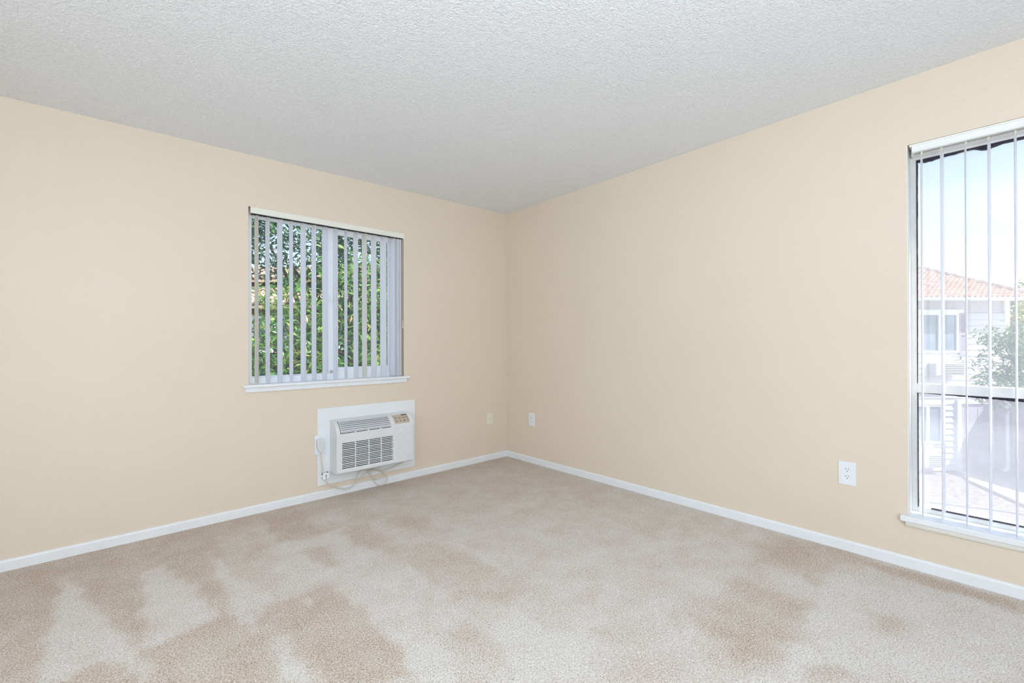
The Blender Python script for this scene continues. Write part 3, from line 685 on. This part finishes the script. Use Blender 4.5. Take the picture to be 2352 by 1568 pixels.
def house_window(parent, s0, s1, z0_, z1_, mull, header=True, d=DF):
    w_ = .045; fr = MB(H); a0, a1 = d-.075, d-.0
    fr.box(s0, s0+w_*1.6, a0, a1, z0_, z1_).box(s1-w_*1.6, s1, a0, a1, z0_, z1_).box(s0+w_*1.6, s1-w_*1.6, a0, a1, z0_, z0_+w_*1.3).box(s0+w_*1.6, s1-w_*1.6, a0, a1, z1_-w_*1.3, z1_).box(mull-.05, mull+.05, a0-.012, a1, z0_+w_*1.3, z1_-w_*1.3)
    f = fr.build('window', W['housetrim'], parent)
    for xa, xb in ((s0+w_*1.6, mull-.05), (mull+.05, s1-w_*1.6)):
        MB(H).box(xa, xb, d-.040, d-.034, z0_+w_, z1_-w_).build('pane', W['winglass'], f)
        MB(H).box(xa, xa+(xb-xa)*.12, d-.044, d-.0405, z0_+w_, z1_-w_).build('curtain', W['blindcloth'], f)
    if header: MB(H).box(s0-.12, s1+.12, d-.09, d, z1_, z1_+.10).build('window_header', W['housetrim'], f)
    return f
house_window(hs, 12.20, 13.43, .80, 1.99, 12.86)
def shutter(s0, s1, z0_, z1_):
    m = MB(H); d0, d1 = DF-.070, DF-.01; w_ = .045; zm = (z0_+z1_)/2-.02
    m.box(s0, s0+w_, d0, d1, z0_, z1_).box(s1-w_, s1, d0, d1, z0_, z1_).box(s0+w_, s1-w_, d0, d1, z0_, z0_+.09).box(s0+w_, s1-w_, d0, d1, z1_-.09, z1_).box(s0+w_, s1-w_, d0, d1, zm-.035, zm+.035)
    sh = m.build('shutter', W['shutter'], hs); lv = MB(H)
    for za, zb in ((z0_+.09, zm-.035), (zm+.035, z1_-.09)):
        z = za
        while z < zb-.02:
            lv.prism([(s0+w_, d0+.045, z), (s0+w_, d0+.012, z), (s0+w_, d0+.03, z+.036), (s0+w_, d0+.045, z+.036)], [(s1-w_, d0+.045, z), (s1-w_, d0+.012, z), (s1-w_, d0+.03, z+.036), (s1-w_, d0+.045, z+.036)]); z += .038
    tag(lv.build('shutter_louvres', W['shutter'], sh), kind='stuff'); return sh
shutter(13.445, 13.70, .74, 2.00); shutter(11.92, 12.18, .74, 2.00)
house_window(hs, 11.80, 12.94, -1.93, -.76, 12.47)
# doorway with trim, beside it the shaded wing wall with a downpipe
dt = MB(H).box(13.36, 13.48, DF-.09, DF, ZG, -.62).box(14.36, 14.46, DF-.09, DF, ZG, -.62).box(13.48, 14.36, DF-.09, DF, -.74, -.62).build('door_frame', W['housetrim'], hs)
dr = MB(H).box(13.48, 14.36, DF-.045, DF-.005, ZG+.05, -.74)
dr.box(13.62, 13.92, DF-.055, DF-.045, -1.60, -.86).box(14.0, 14.28, DF-.055, DF-.045, -1.60, -.86).box(13.62, 13.92, DF-.055, DF-.045, -2.6, -1.75).box(14.0, 14.28, DF-.055, DF-.045, -2.6, -1.75)
dp = dr.build('door', W['doorpaint'], hs)
MB(H).tube([(14.28, DF-.05, -1.72), (14.28, DF-.10, -1.72)], .028, 8).build('door_knob', W['metal'], dp)
MB(H).box(14.48, 19.0, 9.6, DF, ZG, -.62).build('wing_wall', W['tan'], hs)
MB(H).box(14.40, 19.2, 9.4, DF-.1, -.62, -.52).build('wing_roof_edge', W['housetrim'], hs)
MB(H).tube(catmull([(14.43, 13.12, -.62), (14.43, 13.12, -1.4), (14.43, 13.12, -2.30), (14.40, 13.08, -2.46), (14.22, 12.95, -2.54), (14.10, 12.9, -2.56)], 4), .045, 8).build('downpipe', W['housetrim'], hs)
# air conditioners through the siding
def outdoor_unit(s0, s1, z0_, z1_, dep, label):
    u = tag(empty('air_conditioner', H((s0+s1)/2, DF, z0_)), label, 'air conditioner', 'units on the white house')
    MB(H).box(s0-.10, s1-.12, DF-.06, DF-.005, z0_-.02, z1_+.25).build('mounting_panel', W['housetrim'], u)
    MB(H).box(s0, s1, DF-dep, DF-.01, z0_, z1_).build('case', W['acmetal'], u, .015)
    g = MB(H).box(s0+.26, s1-.02, DF-dep-.006, DF-dep+.002, z0_+.04, z1_-.03).build('grille', W['acgrille'], u)
    for j in range(5):
        z = z0_+.07+j*(z1_-z0_-.10)/5
        MB(H).box(s0+.26, s1-.02, DF-dep-.016, DF-dep-.004, z, z+.022).build('grille_bar', W['acmetal'], g)
outdoor_unit(12.48, 13.33, .13, .49, .34, 'white air conditioner sticking out under the upper window of the white house')
outdoor_unit(12.02, 12.76, -2.58, -2.20, .34, 'white air conditioner low under the ground floor window of the white house')

# ---- brown house behind the tree at the small window
hb = tag(empty('house', H(-5.0, 11.6, ZG)), 'brown house with two tiers of terracotta roof behind the tree at the small window', 'house')
MB(H).box(-9.5, -1.4, 11.7, 15.5, ZG, 2.15).build('wall', W['brownwall'], hb)
MB(H).box(-9.5, -1.4, 13.4, 15.5, 2.15, 3.25).build('upper_wall', W['brownwall'], hb)
for (d0, ez, run_, rows, amp) in ((11.25, 2.16, 1.9, 9, .03), (12.75, 3.02, 1.6, 8, .03)):
    up_ = FH*run_+Vector((0, 0, run_*.34))
    r2 = MB(H).prism([(-9.8, d0, ez-.06), (-9.8, d0+run_, ez-.06+run_*.34), (-9.8, d0+run_, ez-.14+run_*.34), (-9.8, d0, ez-.14)], [(-1.1, d0, ez-.06), (-1.1, d0+run_, ez-.06+run_*.34), (-1.1, d0+run_, ez-.14+run_*.34), (-1.1, d0, ez-.14)]).build('roof', W['tile'], hb)
    tiled_slope('roof_tiles', H(-9.8, d0-.03, ez), H(-1.1, d0-.03, ez), up_, rows, .34, amp, .26, 0, 0, W['tile'], r2)
for s0 in (-6.75, -5.35, -3.2): house_window(hb, s0, s0+.95, .9, 1.85, s0+.48, False, 11.7)
def vine(n): pass

# ---- trees and shrubs
def leaf_shape(L, w, bend=.18):
    pts = [(0, 0), (.18, .55), (.45, 1.0), (.72, .72), (1.0, 0)]
    vs = []; fs = []
    for t, q in pts:
        z = -bend*L*t*t
        if q == 0: vs.append((t*L, 0, z))
        else: vs += [(t*L, -w/2*q, z+.12*w*q), (t*L, 0, z), (t*L, w/2*q, z+.12*w*q)]
    fs = [(0, 2, 1), (0, 3, 2), (1, 2, 5, 4), (2, 3, 6, 5), (4, 5, 8, 7), (5, 6, 9, 8), (7, 8, 10), (8, 9, 10)]
    return np.array(vs), fs
def rot_frames(n, droop, rng, flat=.6):
    """random leaf frames: x along the leaf, z its upper side"""
    az = rng.uniform(0, 2*np.pi, n); el = rng.normal(droop, .45, n)
    x = np.stack([np.cos(az)*np.cos(el), np.sin(az)*np.cos(el), np.sin(el)], -1)
    zz = np.stack([rng.normal(0, flat, n), rng.normal(0, flat, n), np.ones(n)], -1)
    y = np.cross(zz, x); y /= np.linalg.norm(y, axis=1, keepdims=True)+1e-9
    z = np.cross(x, y); return np.stack([x, y, z], -1)         # columns
def in_view(P):
    """which points the photograph sees through one of the two windows"""
    c = np.array(CAM); d = P-c; ok = np.zeros(len(P), bool)
    t = -c[1]/np.where(d[:, 1] <= 0, 1e9, d[:, 1]); q = c+d*t[:, None]
    ok |= (d[:, 1] > 0) & (q[:, 0] > HA[0]) & (q[:, 0] < HA[1]) & (q[:, 2] > HA[2]) & (q[:, 2] < HA[3])
    t = -c[0]/np.where(d[:, 0] <= 0, 1e9, d[:, 0]); q = c+d*t[:, None]
    ok |= (d[:, 0] > 0) & (q[:, 1] > -3.47) & (q[:, 1] < HB[1]) & (q[:, 2] > HB[2]) & (q[:, 2] < HB[3])
    return ok
def tree(name, label, cat, base, trunk_top, clumps, nleaf, L, w, mat, seed, droop=-.25, parts=300, limbs=6, trunk_r=.09, group=None):
    rng = np.random.default_rng(seed); root = tag(empty(name, base), label, cat, group)
    cl = np.array(clumps, float); wt_ = cl[:, 3]*cl[:, 4]*cl[:, 5]; wt_ /= wt_.sum()
    ci = rng.choice(len(cl), nleaf, p=wt_)
    v = rng.normal(size=(nleaf, 3)); v /= np.linalg.norm(v, axis=1, keepdims=True); r = rng.uniform(.35, 1, nleaf)**.6
    P = cl[ci, :3] + v*r[:, None]*cl[ci, 3:6]
    # sprigs: leaves gather round twig ends
    k = max(1, nleaf//7); tips = P[:k]; P = tips[rng.integers(0, k, nleaf)] + rng.normal(0, L*.55, (nleaf, 3))
    Rm = rot_frames(nleaf, droop, rng); sc_ = rng.uniform(.65, 1.15, nleaf)
    lv, lf = leaf_shape(L, w); vis = in_view(P); dist = np.linalg.norm(P-np.array(CAM), axis=1)/sc_ + np.where(vis, 0, 1e3)
    order = np.argsort(dist); first = order[:parts]; first = first[vis[first]]; rest = np.setdiff1d(np.arange(nleaf), first)
    # trunk and limbs
    tp = [Vector(base)] + [Vector(base).lerp(Vector(trunk_top), f_)+Vector((rng.normal(0, .04), rng.normal(0, .04), 0)) for f_ in (.3, .6, .85)] + [Vector(trunk_top)]
    MB().tube(catmull(tp, 4), list(np.linspace(trunk_r, trunk_r*.55, 17)), 9).build('trunk', W['bark'], root, smooth=True)
    for i in range(limbs):
        c_ = cl[i % len(cl)]; st = Vector(base).lerp(Vector(trunk_top), .55+.45*(i/max(1, limbs-1)))
        en = Vector(c_[:3])+Vector(rng.normal(0, 1, 3))*float(c_[3])*.35; md = st.lerp(en, .5)+Vector((0, 0, .12*(en-st).length))
        pp = catmull([st, md, en], 6); MB().tube(pp, list(np.linspace(trunk_r*.5, .008, len(pp))), 6).build('branch', W['bark'], root, smooth=True)
    me = bpy.data.meshes.new('leaf'); me.from_pydata([tuple(q) for q in lv], [], lf); me.materials.append(mat)
    b0 = Vector(base)
    for i in first:
        o = bpy.data.objects.new('leaf', me); COL.objects.link(o); o.parent = root
        m4 = Matrix([list(Rm[i][0]*sc_[i]), list(Rm[i][1]*sc_[i]), list(Rm[i][2]*sc_[i])]).to_4x4(); m4.translation = Vector(P[i])-b0
        o.matrix_local = m4
    if len(rest):
        V = np.einsum('nij,kj->nki', Rm[rest], lv)*sc_[rest][:, None, None] + P[rest][:, None, :] - np.array(base)
        n = len(lv); F_ = [tuple(a+j*n for a in f) for j in range(len(rest)) for f in lf]
        m2 = bpy.data.meshes.new('foliage'); m2.from_pydata(V.reshape(-1, 3).tolist(), [], F_); m2.materials.append(mat)
        o = bpy.data.objects.new('foliage', m2); COL.objects.link(o); o.parent = root; tag(o, kind='stuff')
    return root
G = lambda r, g, b: (r, g, b, 1)
bright = mat_leaf('fresh_green_leaf', [(0, G(.07, .18, .06)), (.4, G(.14, .32, .09)), (.75, G(.27, .50, .12)), (.95, G(.50, .64, .18)), (1, G(.70, .48, .16))], .35)
shade_dark = mat_leaf('shade_green_leaf', [(0, G(.03, .09, .045)), (.5, G(.06, .16, .075)), (.9, G(.13, .28, .12)), (1, G(.3, .4, .18))], .25)  # darker greens carry the shade of the foliage at the back
pale = mat_leaf('grey_green_leaf', [(0, G(.12, .22, .14)), (.6, G(.22, .34, .20)), (1, G(.40, .46, .24))], .35)
yell = mat_leaf('yellow_green_leaf', [(0, G(.20, .30, .10)), (.5, G(.40, .46, .14)), (.8, G(.62, .56, .14)), (1, G(.75, .6, .2))], .4)
# the tree crowding the small window: (x, y, z, rx, ry, rz) leaf clumps
tree('tree', 'bright green leafy tree filling the middle of the small window', 'tree', (-.55, 3.6, ZG), (-.55, 3.55, 1.5),
     [(-1.05, 3.1, 1.35, .55, .6, .7), (-1.5, 3.4, 1.5, .4, .4, .45), (-1.5, 3.2, .55, .4, .4, .5), (-.45, 2.9, 1.9, .5, .5, .6), (-.35, 3.2, .9, .7, .6, .6), (.25, 3.0, 1.3, .5, .5, .8), (-1.2, 3.3, .2, .6, .6, .5), (-.2, 3.1, 0.0, .8, .6, .5), (.5, 3.4, 2.2, .5, .6, .5), (-.7, 3.2, -.6, .9, .6, .4)],
     6200, .112, .033, bright, 11, parts=300)
tree('tree', 'tree in shade-darkened green behind the bright one at the small window', 'tree', (.3, 5.6, ZG), (.2, 5.5, 2.4),
     [(-1.6, 5.2, 3.2, .9, .7, .6), (-1.9, 5.2, 1.5, .5, .5, .45), (-.4, 5.3, 2.9, 1.0, .8, .9), (.9, 5.2, 2.9, 1.0, .8, 1.0), (.6, 5.4, 2.0, .9, .7, .6), (1.3, 5.2, 1.9, .7, .7, .8), (-1.5, 5.3, .4, .9, .7, .8), (-.2, 5.4, .8, 1.2, .8, .9), (1.2, 5.4, .6, .9, .8, 1.0), (-.4, 5.3, -.8, 1.7, .8, .8), (-1.7, 5.5, -.6, .6, .6, .8)],
     22000, .135, .046, shade_dark, 12, parts=300, trunk_r=.13)
# shrubs by the white house
def S(s, d, z): return H(s, d, z)
def clump(L): return [tuple(H(s, d, z))+(a, b, c) for s, d, z, a, b, c in L]
tree('tree', 'grey green leafy tree in front of the white house beyond the tall window', 'tree', H(11.9, 10.0, ZG), H(11.5, 10.0, .5),
     clump([(10.75, 10, 1.15, .28, .3, .35), (11.05, 10, 1.0, .35, .35, .4), (10.6, 10, .55, .30, .3, .25), (11.2, 9.9, .5, .45, .4, .5), (11.4, 10, 1.2, .35, .4, .5), (11.0, 10, .1, .6, .5, .4)]),
     2600, .15, .042, pale, 21, parts=200, trunk_r=.06)
tree('tree', 'yellow flowering tree at the right edge of the tall window beyond the grey green one', 'tree', H(18.7, 16.6, ZG), H(18.7, 16.6, 1.2),
     clump([(18.4, 16.6, 2.2, .6, .6, .8), (18.8, 16.6, 1.2, .7, .7, .9), (19.4, 16.6, 2.6, .9, .8, 1.2), (18.6, 16.4, .3, .6, .6, .8)]),
     2200, .15, .06, yell, 22, parts=150, trunk_r=.07)
tree('tree', 'tall hazy tree far behind the roof of the white house', 'tree', H(36.5, 31.0, ZG), H(36.5, 31.0, 3.0),
     clump([(35.2, 31, 3.6, 1.3, 1.2, 1.0), (36.6, 31, 4.4, 1.5, 1.3, 1.4), (38.0, 31, 4.2, 1.6, 1.3, 1.5), (36.5, 31, 2.4, 2.4, 1.6, 1.4)]),
     3000, .34, .16, pale, 23, parts=60, trunk_r=.2)
